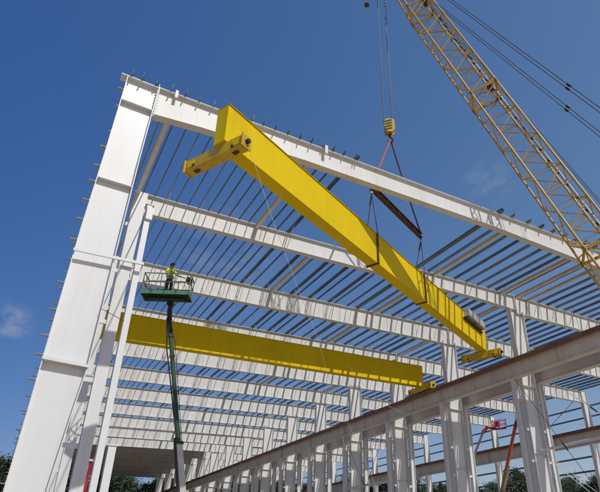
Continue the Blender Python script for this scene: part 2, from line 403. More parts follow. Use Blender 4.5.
STR = [(2.02, 1, 1, 'cream roof strut by the left column in the nearest bay'), (8.75, 1, 1, 'cream roof strut left of centre in the nearest bay'),
       (22.12, 1, 1, 'cream roof strut left of two more in the nearest bay'), (28.62, 1, 1, 'cream roof strut beside the middle columns in the nearest bay'),
       (30.2, 1, 1, 'cream roof strut over the middle columns in the nearest bay'), (31.5, 1, 1, 'cream roof strut right of the middle columns in the nearest bay')]
for b in range(2, 6):
    STR += [(22.12, b, b, f'cream roof strut over the left aisle in the {nth(b)} bay'), (30.2, b, b, f'cream roof strut over the middle columns in the {nth(b)} bay')]
STR += [(13.1, 2, 2, 'cream roof strut behind the lifted girder in the second bay')]
for x, b0, b1_, lab in STR:
    tf = rz if x < 30 else rz2
    z = tf(x); y0, y1 = (b0 - 1) * BAY + .02, b1_ * BAY - .02
    o = MB().box(x - .1, x + .1, y0, y1, z - .21, z - .195).box(x - .1, x + .1, y0, y1, z - .015, z).box(x - .01, x + .01, y0, y1, z - .195, z - .015)
    o = o.build('roof_strut', 'strut', loc=(x, y0, z)); tag(o, lab, 'strut', 'cream roof struts')
for i, z in enumerate([-.28, -1.55, -2.9, -6.1, -7.7]):
    o = MB().box(59.01, 59.23, -.1, (NF - 1) * BAY, z - .01, z).box(59.01, 59.02, -.1, (NF - 1) * BAY, z - .19, z - .01).box(59.22, 59.23, -.1, (NF - 1) * BAY, z, z + .07)
    o = o.build('wall_girt', 'purlin', loc=(59.1, 0, z)); tag(o, f'dark girt line along the far right wall, {nth(i + 1)} from the top', 'girt', 'girts of the right wall')
dk = MB(); ys = []; y = 10 * BAY - .15
while y < 15 * BAY:
    ys += [(y, 0), (y + .18, 0), (y + .21, .05), (y + .27, .05), (y + .30, 0)]; y += .305
vs = [(x, yy, rz(x) + .225 + zz) for yy, zz in ys for x in (-.25, 30.6)] + [(x, yy, rz(x) + .232 + zz) for yy, zz in ys for x in (-.25, 30.6)]
N = len(ys)
dk.add(vs, [(2 * i, 2 * i + 1, 2 * i + 3, 2 * i + 2) for i in range(N - 1)] + [(2 * N + 2 * i, 2 * N + 2 * i + 2, 2 * N + 2 * i + 3, 2 * N + 2 * i + 1) for i in range(N - 1)]
       + [(0, 2 * N, 2 * N + 1, 1), (2 * N - 2, 2 * N - 1, 4 * N - 1, 4 * N - 2)])
o = dk.build('roof_sheeting', 'deck', loc=(0, 10 * BAY, .2)); tag(o, 'ribbed grey roof sheeting already laid over the far end of the left aisle', 'roof')
shade_sht = MB(); yy = 10 * BAY; pts = []  # unseen sheeting, added to cut side light under the far roof sheets
while yy < 15 * BAY: pts += [(yy, 0), (yy + .2, 0), (yy + .23, .04), (yy + .28, .04), (yy + .305, 0)]; yy += .305
N = len(pts)
shade_sht.add([(-.36 - dx, y_, z_) for y_, dx in pts for z_ in (-16.5, .15)] + [(-.353 - dx, y_, z_) for y_, dx in pts for z_ in (-16.5, .15)],
         [(2 * i, 2 * i + 1, 2 * i + 3, 2 * i + 2) for i in range(N - 1)] + [(2 * N + 2 * i, 2 * N + 2 * i + 2, 2 * N + 2 * i + 3, 2 * N + 2 * i + 1) for i in range(N - 1)] + [(0, 2 * N, 2 * N + 1, 1), (2 * N - 2, 2 * N - 1, 4 * N - 1, 4 * N - 2)])
o = shade_sht.build('shade_wall_sheeting', 'deck', loc=(-.36, 10 * BAY, -16.5)); tag(o, 'unseen ribbed grey sheeting added at left to cut the light under the far roof sheets', 'wall')

# ------------------------------------------------------------------ bracing
def cable(name, pts, r, m, label, cat, group=None, sag=0., n=12, kn=6):
    if len(pts) == 2 and sag:
        p, q = Vector(pts[0]), Vector(pts[1]); pts = [p.lerp(q, i / n) - Vector((0, 0, sag * 4 * (i / n) * (1 - i / n))) for i in range(n + 1)]
    o = MB().path(pts, r, kn).build(name, m, loc=pts[0], smooth=True); return tag(o, label, cat, group) if label else o
def brace(p, q, label, m='rail', r=.018, at=.5, tb=True):
    t = thing('brace_rod', label, 'brace rod', p, 'bracing rods')
    MB().tube(p, q, r, 6).build('rod', m, t)
    if tb:
        p, q = Vector(p), Vector(q); c = p.lerp(q, at); d = (q - p).normalized()
        MB().tube(c - d * .3, c + d * .3, .042, 8).build('turnbuckle', 'black', t)
brace((28.55, BAY - .2, -5.9), (28.6, .3, -17.9), 'dark brace rod running down right from the second middle column', 'rope', .015, .42)
brace((31.4, BAY, -4.9), (31.4, .4, -11.7), 'pale brace rod with dark turnbuckle right of the second middle column', 'white', .024, .52)
brace((58.0, 3 * BAY, 1.0), (57.9, 4 * BAY + 1, -4.0), 'pale diagonal brace rod with turnbuckle below the far rafter corner', 'ltgrey', .04, .36)
brace((58.0, 3 * BAY, .3), (58, 2 * BAY, -7.5), 'dark brace rod crossing the far right wall bay', 'rope', .03, .3)
brace((28.6, 4 * BAY, -5.9), (28.6, 3 * BAY, -16.5), 'dark brace rod between the fourth and fifth middle columns', 'rope', .02, .45)
brace((28.6, 3 * BAY, -5.9), (28.6, 4 * BAY, -16.5), 'crossing brace rod between the fourth and fifth middle columns', 'rope', .02, .4)
for i, (y0, y1, z0, z1, x) in enumerate([(0.2, BAY - .2, -10.45, -10.6, 30.0), (3 * BAY + .2, 4 * BAY - .2, -10.9, -10.9, 28.75)]):
    o = MB().tube((x, y0, z0), (x, y1, z1), .09, 10).build('strut_pipe', 'white', loc=(x, y0, z0), smooth=True)
    tag(o, ['white pipe strut between the two nearest middle columns, seen at lower right', 'white pipe strut between the fourth and fifth middle columns'][i], 'strut', 'pipe struts')
for i, dz in enumerate((0, .35)):
    cable('guy_cable', [(31.2, BAY, -11.2 + dz), (30.5, 1.2, -16.2 + dz)], .02, 'white_rope', ['lower of two pale guy cables by the second middle column', 'upper of two pale guy cables by the second middle column'][i], 'cable', 'guy cables', sag=.15)

# ------------------------------------------------------------------ bridge girders
D = Vector((.9055, .4243, 0)); NN = Vector((.4243, -.9055, 0)); UP = Vector((0, 0, 1))
def girder_parts(t, A, d, L, zb, zt, width, n):
    """A: near-face corner (x,y) at the left end; n: outward normal of the near face"""
    A = Vector((A[0], A[1], 0)); d = Vector(d); n = Vector(n)
    def P(s, o, z): v = A + d * s + n * o; return Vector((v.x, v.y, z))
    def slab(s0, s1, o0, o1, z0, z1):
        return [P(s0, o0, z0), P(s1, o0, z0), P(s1, o0, z1), P(s0, o0, z1)], [P(s0, o1, z0), P(s1, o1, z0), P(s1, o1, z1), P(s0, o1, z1)]
    for o0, o1 in ((0, -.012), (-width + .012, -width)):
        m = MB(); m.hexa(*slab(0, L, o0, o1, zb + .022, zt - .022)); m.build('web_plate', 'yellow', t)
    for s0, s1 in ((0, .012), (L - .012, L)):
        m = MB(); m.hexa(*slab(s0, s1, -.014, -width + .014, zb + .022, zt - .022)); m.build('end_plate', 'yellow', t)
    m = MB(); m.hexa(*slab(-.01, L + .01, .05, -width - .05, zt - .02, zt)); m.build('top_flange', 'yellow_d', t)
    m = MB(); m.hexa(*slab(-.01, L + .01, .012, -width - .012, zb, zb + .02)); m.build('bottom_flange', 'yellow', t)
    return P
def end_truck(t, c, d, half, w, z0, z1, wheel_gap=.45):
    c = Vector((c[0], c[1], 0)); d = Vector(d).normalized(); a = d.cross(UP).normalized()
    e = Vector((0, 0, (z0 + z1) / 2))
    tr = MB().obox(c + e, d * half, a * w / 2, UP * (z1 - z0) / 2)
    tr = tr.build('end_truck', 'yellow_d', t, bevel=.012)
    for s in (-1, 1):
        # bolted end cap, wheel cheeks and the wheel showing under the truck
        MB().obox(c + e + d * (s * (half + .02)), d * .02, a * (w / 2 + .05), UP * ((z1 - z0) / 2 + .03)).build('bumper_plate', 'yellow_d', tr)
        MB().tube(c + e + d * (s * (half + .04)) - a * .0, c + e + d * (s * (half + .16)), .09, 10).build('buffer', 'black', tr)
        wc = c + Vector((0, 0, z0 + .12)) + d * (s * (half - wheel_gap))
        MB().tube(wc - a * .06, wc + a * .06, .19, 16).build('wheel', 'rust', tr, smooth=True)
        for q in (-1, 1):
            MB().tube(wc + a * (q * (w / 2 + .001)), wc + a * (q * (w / 2 + .03)), .065, 12).build('axle_cap', 'rust', tr)
        MB().obox(c + e + d * (s * (half - .3)) + a * (w / 2 + .012), d * .16, a * .01, UP * .14).build('cover_plate', 'yellow', tr)
        MB().obox(c + e + d * (s * (half - .12)) - a * (w / 2 + .012), d * .05, a * .01, UP * .06).build('cover_plate', 'black', tr)
    return tr
g1 = thing('bridge_girder', 'long yellow crane girder being lowered in slings, tilted across the nearest bay', 'crane girder', (15.8, 3.3, -3.46), 'yellow bridge crane girders')
A1 = (3.4884, -2.725); ZB, ZT = -3.76, -2.0
P = girder_parts(g1, A1, D, 26.45, ZB, ZT, .56, NN)
end_truck(g1, (3.47, -2.03), (.46, -.888, 0), 1.40, .40, -4.26, -3.777)
end_truck(g1, (27.1, 8.83), (.42, -.9075, 0), 1.40, .40, -4.26, -3.777)
mx = (P(0, 0, 0) + P(0, -.56, 0)) / 2
for s in (-.06,):
    m = MB(); m.obox(P(.15, -.28, ZT + .02), D * .1, NN * .28, UP * .02); m.build('lifting_pad', 'yellow', g1)
cab = MB().obox(P(23.9, .16, -2.17), D * 1.45, NN * .24, UP * .27).build('control_cabinet', 'ltgrey', g1, bevel=.03)
for s in (22.4, 23.8, 25.2): MB().obox(P(s, .16, -2.525), D * .03, NN * .16, UP * .02).build('cabinet_bracket', 'black', cab)
MB().obox(P(23.9, .406, -2.17), D * .02, NN * .006, UP * .24).build('door_gap', 'black', cab)
MB().obox(P(23.8, .1, -2.64), D * 1.66, NN * .06, UP * .05).build('cabinet_shadow', 'black', cab)  # black strip standing in for the shadow below the cabinet
for s in (1.2, 25.6): MB().obox(P(s, -.28, ZT + .06), D * .04, NN * .1, UP * .06).build('lifting_lug', 'yellow', g1)
for s in (9.0, 18.0): MB().obox(P(s, -.28, ZB - .004), D * .02, NN * .27, UP * .003).build('weld_seam', 'yellow_d', g1)

g2 = thing('bridge_girder', 'yellow crane girder already resting level across the runways behind the green lift', 'crane girder', (15, 18.5, -3.74), 'yellow bridge crane girders')
a2 = Vector((1.95, 17.80, 0)); e2 = Vector((28.95, 17.70, 0)); dd = (e2 - a2).normalized(); n2 = Vector((dd.y, -dd.x, 0))
TILT = .023
def tilted(x, z): return z + TILT * (x - 28.95)
before = set(bpy.data.objects)
girder_parts(g2, a2, dd, (e2 - a2).length, -3.75, -1.92, .56, n2)
dt = Vector((-dd.y, dd.x, 0))
end_truck(g2, (28.75, 17.75), dt, 1.5, .46, -4.27, -3.765)
end_truck(g2, (1.6, 17.95), dt, 1.5, .46, -4.27, -3.765)
MB().obox((26.0, 17.85, -1.83), dd * .05, n2 * .12, UP * .1).build('lifting_lug', 'yellow', g2)
for o in set(bpy.data.objects) - before:                 # the left runway lies a little lower
    for v in o.data.vertices: v.co.z += TILT * (v.co.x + 15 - 28.95)

# ------------------------------------------------------------------ rigging
SL, SR = Vector((12.99, 1.77, .89)), Vector((18.35, 4.27, .89)); HK = Vector((15.33, 2.86, 6.22))
sb = thing('spreader_beam', 'dark rust brown spreader beam hanging from the slings above the girder', 'spreader beam', SL)
dS = (SR - SL).normalized(); nS = dS.cross(UP)
for z, h in ((.14, .02), (-.14, .02)): MB().obox((SL + SR) / 2 + UP * z, dS * 3.02, nS * .13, UP * h / 2 * 1.0).build('flange', 'rust', sb)
MB().obox((SL + SR) / 2, dS * 3.02, nS * .018, UP * .128).build('web', 'rust', sb)
for q in range(9): MB().obox(SL.lerp(SR, (q + .5) / 9), dS * .01, nS * .11, UP * .127).build('stiffener', 'rust', sb)
for p in (SL, SR):
    MB().obox(p + UP * .24, dS * .12, nS * .02, UP * .09).build('lug', 'rust', sb); MB().obox(p - UP * .24, dS * .12, nS * .02, UP * .09).build('lug', 'rust', sb)
cable('lifting_sling', [HK - Vector((.05, 0, .1)), HK.lerp(SL, .5), SL + UP * .3], .055, 'sling', 'faded red sling from the hook to the spreader beam', 'sling', 'slings under the hook')
cable('lifting_sling', [HK + Vector((.05, 0, -.1)), HK.lerp(SR, .5), SR + UP * .3], .055, 'sling_d', 'dark brown sling from the hook to the spreader beam', 'sling', 'slings under the hook')
for i, (p, s) in enumerate(((SL, 10.8), (SR, 16.32))):
    t = thing('basket_sling', ['dark basket sling wrapped round the middle of the yellow girder', 'dark basket sling wrapped round the right half of the yellow girder'][i], 'sling', p - UP * .3, 'basket slings round the girder')
    top = p - UP * .32
    fr, bk = P(s, .07, ZT + .02), P(s, -.63, ZT + .02)
    kn = top - UP * 1.0
    MB().path([top, top - UP * .12], .06, 8).build('shackle', 'steel', t)
    MB().path([top - UP * .1, top.lerp(bk, .3)], .05, 7).build('sleeve', 'sling_d', t)
    MB().path([top - UP * .1, bk], .024, 7).build('leg', 'sling_d', t)
    MB().path([top - UP * .1, fr], .024, 7).build('leg', 'sling_d', t)
    wr = MB()
    wr.obox((P(s, .062, ZT) + P(s, .062, ZB)) / 2, D * .075, NN * .008, UP * .93)
    wr.obox(P(s, -.28, ZB - .014), D * .075, NN * .36, UP * .008)
    wr.obox((P(s, -.622, ZT) + P(s, -.622, ZB)) / 2, D * .075, NN * .008, UP * .93)
    wr.build('wrap', 'rust', t)
# hook block
hb = thing('hook_block', 'yellow hook block with black stripes hanging on the crane ropes', 'hook block', HK)
HC = HK + UP * 1.05
vx = Vector((.861, -.507, 0)); vy = Vector((.507, .861, 0))      # cheek plane of the block
def octa(c, w, h, th, ch):
    pts = [(-w + ch, h), (w - ch, h), (w, h - ch), (w, -h + 1.3 * ch), (w * .45, -h), (-w * .45, -h), (-w, -h + 1.3 * ch), (-w, h - ch)]
    f = [c + vx * x + UP * z - vy * th for x, z in pts]; b = [c + vx * x + UP * z + vy * th for x, z in pts]; n = 8
    return f + b, [tuple(range(n)), tuple(range(2 * n - 1, n - 1, -1))] + [(i, i + n, (i + 1) % n + n, (i + 1) % n) for i in range(n)]
for s in (-1, 1):
    MB().add(*octa(HC + vy * (s * .21), .31, .54, .035, .14)).build('cheek_plate', 'yellow_d', hb)
    for q in range(4):
        zc = .40 - .26 * q
        MB().bar(HC + vy * (s * .252) + vx * -.29 + UP * (zc * .86 - .07), HC + vy * (s * .252) + vx * .12 + UP * (zc * .86 + .07), .012, .125, UP).build('stripe', 'black', hb)
MB().add(*octa(HC, .27, .46, .10, .14)).build('body', 'boom', hb)
for s in (-.13, .13): MB().tube(HC + UP * .12 + vy * (s - .03), HC + UP * .12 + vy * (s + .03), .30, 20).build('sheave', 'rust', hb, smooth=True)
MB().tube(HC - UP * .62, HC - UP * .8, .12, 12, .08).build('swivel', 'rust', hb, smooth=True)
pts = [HC - UP * .78 + vx * 0] + [HC - UP * (1.05) + vx * (.0) + Vector(vx) * (.17 * math.sin(t)) - UP * (-.17 * math.cos(t)) for t in [.2 + i * .38 for i in range(13)]]
MB().path(pts, [.06] * 8 + [.055, .05, .045, .04, .035, .025], 8).build('hook', 'rust', hb, smooth=True)
hr = thing('hoist_rope', 'four falls of dark hoist rope running up from the hook block', 'hoist rope', HC + UP * .6)
TIP = Vector((15.33, 2.85, 25.6))
for a, b in ((-.34, -.18), (-.34, .18), (.20, -.18), (.20, .18)):
    MB().tube(HC + UP * .3 + vx * a + vy * b * .5, TIP + vx * (a * 1.0 + .02) + vy * b, .022, 6).build('rope_fall', 'rope', hr)
# whip line and ball
WB = Vector((14.9, 4.2, 20.75))
wl = thing('headache_ball', 'rusty round headache ball hanging on a single line beside the hoist ropes', 'headache ball', WB - UP * .5)
MB().ball(WB, .2, .2, .21, 16, 10).build('ball', 'rust', wl, smooth=True); MB().tube(WB + UP * .2, WB + UP * .42, .06, 10, .03).build('socket', 'boom', wl, smooth=True)
MB().path([WB - UP * .2, WB - UP * .28] + [WB - UP * .36 + vx * (.08 * math.sin(t)) + UP * (.08 * math.cos(t)) for t in [.3 + i * .5 for i in range(9)]], .025, 6).build('hook', 'boom', wl, smooth=True)
MB().tube(WB + UP * .4, (14.9, 4.2, 28.2), .014, 6).build('whip_line', 'rope', wl)

# ------------------------------------------------------------------ lattice boom crane
FOOT = Vector((24.5, -8.03, -16.6)); U = (FOOT - TIP).normalized()
H = U.cross(UP).normalized(); W = H.cross(U).normalized()
if W.z < 0: W = -W
LB = (FOOT - TIP).length
cr = thing('crawler_crane', 'ochre lattice boom of the crane leaning across the upper right sky', 'crane', (FOOT.x, FOOT.y, -G))
def half(s):
    if s < 8.6: return .38 + (.80 - .38) * (s / 8.6)
    if s > LB - 7.5: return .80 - .45 * (s - (LB - 7.5)) / 7.5
    return .80
def nodep(s, i, j):
    h = half(s); hh = h if s < LB - 7.5 else .8
    return TIP + U * s + H * (hh * i) + W * (h * j)
def section(s0, s1, nseg, dense=False):
    so = None
    for s in (s0 + .05, s1 - .05):
        c = [nodep(s, -1, -1), nodep(s, 1, -1), nodep(s, 1, 1), nodep(s, -1, 1)]; fr = MB()
        for q in range(4): fr.tube(c[q], c[(q + 1) % 4], .04, 6)
        so = fr.build('boom_section', 'boom', cr) if so is None else (fr.build('end_frame', 'boom', so), so)[1]
    for i, j in ((-1, -1), (1, -1), (1, 1), (-1, 1)):
        MB().tube(nodep(s0, i, j), nodep(s1, i, j), .066, 8).build('chord', 'boom', so, smooth=True)
        for s in (s0, s1): MB().tube(nodep(s, i, j) - U * .12, nodep(s, i, j) + U * .12, .09, 8).build('pin_joint', 'boom', so)
    ds = (s1 - s0) / nseg
    for face, (c0, c1), rung in (('w', ((-1, -1), (-1, 1)), True), ('w', ((1, -1), (1, 1)), True), ('h', ((-1, -1), (1, -1)), False), ('h', ((-1, 1), (1, 1)), False)):
        m = MB()
        for q in range(nseg):
            a, b, mid = s0 + q * ds, s0 + (q + 1) * ds, s0 + (q + .5) * ds
            u0, u1 = (c0, c1) if q % 2 else (c1, c0)
            m.tube(nodep(a, *u0), nodep(b, *u1), .035, 6)
            if rung: m.tube(nodep(b, *c0), nodep(b, *c1), .028, 6)
        m.build('lattice', 'boom', so, smooth=True)
    return so
sa = section(.0, 8.6, 8); sb_ = section(8.6, 18.7, 9); sc_ = section(18.7, 31.0, 10); sd_ = section(31.0, LB, 9)
for s in (8.0, 18.2, 30.6):                       # cross frames and rope guide rollers at the joints
    so = {8.0: sa, 18.2: sb_, 30.6: sc_}[s]
    m = MB(); m.tube(nodep(s, -1, -1), nodep(s, 1, 1), .035, 6).tube(nodep(s, 1, -1), nodep(s, -1, 1), .035, 6); m.build('cross_frame', 'boom', so)
    c = TIP + U * s + W * .55
    MB().obox(c, U * .2, H * .2, W * .10).build('roller_frame', 'rust', so)
    MB().tube(c - H * .42 + W * .18, c + H * .42 + W * .18, .13, 12).build('guide_roller', 'boom', so, smooth=True)
c = TIP + U * 30.9 + W * .9
MB().tube(c - H * .15, c + H * .15, .42, 20).build('pulley', 'purlin2', sc_, smooth=True)
m = MB().tube(TIP + U * 15.6 + W * .72, TIP + U * 31 + W * .72, .075, 10); m.build('hose_pipe', 'ltgrey', sc_, smooth=True)
for q in range(24):
    s = 9.2 + q * .93
    a = TIP + U * s
    MB().tube(a + H * .1 + W * .62, a - H * .16 + W * .82 + U * .42, .055, 6).build('pipe_clamp', 'black', sc_ if s > 18.7 else sb_)
hd = MB()
for s in (-.3, 0, .3): hd.tube(TIP + H * (s - .05) + U * .05, TIP + H * (s + .05) + U * .05, .42, 20)
hd.build('head_sheave', 'rust', sa, smooth=True)
m = MB().tube(TIP + U * .5 + W * .1, Vector((14.9, 4.2, 28.4)), .09, 8).tube(TIP + U * 1.5 - W * .3, Vector((14.9, 4.2, 28.3)), .07, 8); m.build('tip_extension', 'boom', cr)
# crane base, standing on the dirt to the right of the frame
BK = Vector((U.x, U.y, 0)).normalized(); SD = Vector((-BK.y, BK.x, 0)); B0 = Vector((FOOT.x, FOOT.y, -G)) + BK * 1.2
for s in (-1, 1):
    m = MB(); c = B0 + SD * (s * 2.3) + UP * .62
    m.obox(c, BK * 2.9, SD * .42, UP * .5); m.tube(c + BK * 2.9 - SD * .42, c + BK * 2.9 + SD * .42, .52, 18); m.tube(c - BK * 2.9 - SD * .42, c - BK * 2.9 + SD * .42, .52, 18)
    m.build('crawler_track', 'black', cr, bevel=.02)
MB().obox(B0 + UP * .95, BK * 1.4, SD * 1.9, UP * .35).tube(B0 + UP * 1.28, B0 + UP * 1.55, 1.2, 24).build('car_body', 'black', cr)
MB().obox(B0 + UP * 2.25 + BK * 1.2, BK * 3.2, SD * 1.4, UP * .68).build('upper_body', 'boom', cr, bevel=.05)
MB().obox(B0 + UP * 2.6 + BK * 4.9, BK * .6, SD * 1.9, UP * 1.0).build('counterweight', 'boom', cr, bevel=.06)
cb = MB().obox(B0 + UP * 2.55 - BK * 1.2 + SD * 2.0, BK * .9, SD * .55, UP * .95).build('cab', 'boom', cr, bevel=.08)
MB().obox(B0 + UP * 2.85 - BK * 1.2 + SD * 2.0, BK * .92, SD * .57, UP * .45).build('window', 'glass', cb)
MAST = Vector((27.15, -10.35, -7.0))
for s in (-1, 1): MB().tube(B0 + UP * 2.9 + BK * 1.0 + SD * s * .9, MAST + SD * s * 1.1, .12, 10).build('mast_leg', 'boom', cr)
MB().tube(MAST - SD * 1.4, MAST + SD * 1.4, .12, 10).build('mast_head', 'boom', cr)
MB().tube(MAST, B0 + BK * 5.0 + UP * 3.6, .06, 8).build('bridle', 'rope', cr)
PD0 = Vector((18.4, .04, 18.7)); pdir = (MAST - PD0).normalized(); TOPP = PD0 - pdir * 9.2
k = 0
for s, lab in ((-1.05, 'right'), (1.05, 'left')):
    for e in (-.14, .14):
        off = H * (s + e) + W * (e * .3)
        t = thing('pendant_rope', ['higher line of the upper pendant pair right of the boom', 'lower line of the upper pendant pair right of the boom',
                                   'higher line of the lower pendant pair right of the boom', 'lower line of the lower pendant pair right of the boom'][k], 'pendant rope', TOPP + off, 'boom pendant ropes')
        MB().tube(TOPP + off * .55, MAST + off, .024, 6).build('rope', 'rope', t)
        L0, L1 = TOPP + off * .55, MAST + off; c = L0.lerp(L1, .595); q = (L1 - L0).normalized()
        MB().tube(c - q * .13, c + q * .13, .075, 8).build('link', 'black', t)
        k += 1
for i, e in enumerate((.0, .22)):
    cable('boom_hoist_line', [TIP + U * .4 + W * .5 + H * e, TIP + U * 19 + W * 1.02 + H * e, TIP + U * 31 + W * 1.45 + H * e, B0 + UP * 3.0 + BK * 1.5 + H * e], .018, 'rope',
          ['dark hoist line running along the top of the boom, nearer one', 'dark hoist line running along the top of the boom, farther one'][i], 'rope', 'hoist lines on the boom')

# tag lines
cable('tag_line', [(4.5, -2.75, -3.9), (5.87, -1.98, -6.0), (7.44, -1.2, -8.2), (9.2, .6, -9.0), (11.58, 4, -8.9 - .3), (14.03, 6, -11.0), (15.44, 7, -12.1), (16.95, 8, -13.6), (19.5, 10, -17.0)], .007, 'white_rope',
      'thin white tag line hanging from the left end of the lifted girder', 'rope', 'tag lines')
cable('tag_line', [(17.6, 12, -5.3), (19.3, 12.6, -6.4), (21.5, 13.2, -7.3), (23.6, 14, -7.5), (25.5, 15, -7.2)], .009, 'white_rope', 'slack white rope hanging below the end of the level girder', 'rope', 'tag lines')
cable('wire_line', [(1.72, -.05, -10.2), (.95, -.2, -10.0)], .01, 'rope', 'thin wire looped round the slender post near the level girder', 'wire')

# ------------------------------------------------------------------ green boom lift with a worker
lf = thing('boom_lift', 'green boom lift raising a platform with a worker', 'boom lift', (7.3, 9.3, -G))
pdv = Vector((2.13, -1.05, 0)).normalized(); pn = Vector((-pdv.y, pdv.x, 0)); PO = Vector((3.27, 8.64, -4.96))
PLN, PW = 2.42, .95
def pp(a, b, z): v = PO + pdv * a + pn * b; return Vector((v.x, v.y, PO.z + z))
pl = MB()
pl.obox(pp(PLN / 2, PW / 2, -.06), pdv * PLN / 2, pn * PW / 2, UP * .02)
for b in (0, PW): pl.obox(pp(PLN / 2, b, -.02), pdv * PLN / 2, pn * .02, UP * .10)
for a in (0, PLN): pl.obox(pp(a, PW / 2, -.02), pdv * .02, pn * (PW / 2 - .03), UP * .10)
pl = pl.build('platform', 'green_f', lf)
fm = MB(); fm.obox(pp(PLN / 2, PW / 2, -.10), pdv * (PLN / 2 - .03), pn * (PW / 2 - .03), UP * .012)
for b in (.2, .48, .76): fm.obox(pp(PLN / 2, b, -.135), pdv * PLN * .48, pn * .025, UP * .02)
fm.build('floor_pan', 'black', pl)
MB().obox(pp(PLN / 2, PW / 2, -.2), pdv * .9, pn * .1, UP * .06).build('support_beam', 'green', pl)
rl = MB()
cs = [(0.03, .03), (PLN - .03, .03), (PLN - .03, PW - .03), (.03, PW - .03)]
for z in (.58, 1.08):
    for q in range(4): rl.tube(pp(*cs[q], z), pp(*cs[(q + 1) % 4], z), .03, 8)
for a, b in cs + [(PLN * .38, .03), (PLN * .66, .03), (PLN * .38, PW - .03), (PLN * .66, PW - .03), (.03, PW / 2), (PLN - .03, PW / 2)]:
    rl.tube(pp(a, b, .02), pp(a, b, 1.08), .027, 8)
rl.path([pp(.03, .03, 1.08), pp(-.03, .1, .6), pp(.1, .05, .1)], .014, 6)
rl.build('guard_rail', 'rail', pl, smooth=True)
MB().obox(pp(PLN - .18, PW / 2, .92), pdv * .12, pn * .22, UP * .12).build('control_box', 'black', pl, bevel=.02)
BT = Vector((4.98, 9.2, -5.75)); BM = Vector((6.36, 9.25, -12.0)); BB = Vector((7.45, 9.35, -16.95))
MB().obox(pp(1.38, .75, -.30), pdv * .15, pn * .15, UP * .10).build('rotator', 'black', lf)
MB().path([pp(1.38, .75, -.38), Vector((4.93, 9.05, -5.6)), BT + Vector((.12, 0, -.55))], [.1, .13, .11], 10).build('jib_knuckle', 'black', lf, smooth=True)
fb = MB().bar(BT, BM, .17, .22, (0, 1, 0)).build('fly_boom', 'green', lf, bevel=.015)
bd = (BM - BT).normalized()
for q in (.13, .17, .34): MB().obox(BT.lerp(BM, q), bd * .08, Vector((.105, 0, 0)), Vector((0, .135, 0))).build('boom_clamp', 'black', fb)
MB().path([BT + Vector((-.12, -.14, -.2)), BT.lerp(BM, .3) + Vector((-.3, -.16, 0)), BT.lerp(BM, .6) + Vector((-.22, -.16, 0)), BM + Vector((-.16, -.2, 0))], .035, 8).build('hose', 'black', fb, smooth=True)
MB().path([BT + Vector((.12, -.14, -.6)), BT.lerp(BM, .22) + Vector((.16, -.14, 0)), BM + Vector((.1, -.2, 0))], .016, 6).build('hose', 'black', fb, smooth=True)
mb_ = MB().bar(BM, BB, .29, .34, (0, 1, 0)).build('main_boom', 'steel', lf, bevel=.02)
bd = (BB - BM).normalized()
MB().obox(BM + bd * .1, bd * .07, Vector((.18, 0, 0)), Vector((0, .21, 0))).build('boom_collar', 'black', mb_)
MB().bar(BM + Vector((-.24, -.1, .1)), BB + Vector((-.26, -.1, 0)), .09, .12, (0, 1, 0)).build('cable_track', 'black', mb_)
MB().obox(BB + Vector((0, 0, -.2)), Vector((1.2, 0, 0)), Vector((0, .8, 0)), UP * .55).build('turret', 'green', lf, bevel=.05)
MB().obox((BB.x, BB.y, -G + .72), Vector((1.7, 0, 0)), Vector((0, .95, 0)), UP * .22).build('chassis', 'green', lf, bevel=.04)
for a in (-1.25, 1.25):
    for b in (-1.05, 1.05):
        wh = MB().tube((BB.x + a, BB.y + b - .2, -G + .5), (BB.x + a, BB.y + b + .2, -G + .5), .5, 20).build('wheel', 'black', lf, smooth=True)
        MB().tube((BB.x + a, BB.y + b - .21, -G + .5), (BB.x + a, BB.y + b + .21, -G + .5), .24, 14).build('rim', 'steel', wh, smooth=True)

# red lift mast seen between the left posts, and the two machines far to the right
rm = thing('scissor_mast', 'dark red lift mast showing between the left crane posts', 'lift mast', (4.05, 22, -G))
MB().box(3.78, 4.2, 21.8, 22.2, -16.6, -11.45).build('mast', 'red', rm, bevel=.02); MB().box(3.95, 4.0, 21.77, 21.797, -16.2, -11.7).build('guide', 'ltgrey', rm)
MB().box(3.7, 4.28, 21.7, 22.3, -11.448, -11.3).build('head', 'steel', rm); MB().box(3.0, 5.0, 21.2, 22.8, -18.2, -16.602).build('chassis', 'red', rm, bevel=.05)
for a in (3.2, 4.8):
    for b in (21.25, 22.75): MB().tube((a, b - .12, -G + .35), (a, b + .12, -G + .35), .35, 14).build('wheel', 'black', rm, smooth=True)

bl = thing('boom_lift', 'far boom lift with empty red basket on a pale arm', 'boom lift', (53.4, 41.5, -G))
q0 = Vector((55.1, 34.95, -1.3)); qd = (Vector((56.55, 33.9, -1.15)) - q0).normalized(); qn = Vector((-qd.y, qd.x, 0)).normalized()
def qq(a, b, z): return q0 + qd * a + qn * b + UP * z
bk_ = MB().obox(qq(.9, .4, 0), qd * .9, qn * .4, UP * .06).build('basket_floor', 'red', bl)
m = MB(); cs = [(0, 0), (1.8, 0), (1.8, .8), (0, .8)]
for z in (.55, 1.1):
    for q in range(4): m.tube(qq(*cs[q], z), qq(*cs[(q + 1) % 4], z), .04, 6)
for a, b in cs + [(.9, 0), (.9, .8)]: m.tube(qq(a, b, 0), qq(a, b, 1.1), .04, 6)
m.build('guard_rail', 'red', bk_, smooth=True)
MB().obox(qq(.5, -.1, .55), qd * .4, qn * .12, UP * .38).build('control_box', 'red', bk_, bevel=.03)
MB().path([qq(.4, .4, .05), (54.5, 35.4, -1.05), (53.9, 35.8, -1.75)], [.16, .22, .26], 10).build('jib', 'red', bl, smooth=True)
MB().bar((53.98, 35.75, -1.6), (53.45, 39.7, -7.4), .2, .24).build('fly_boom', 'ltgrey', bl, bevel=.02)
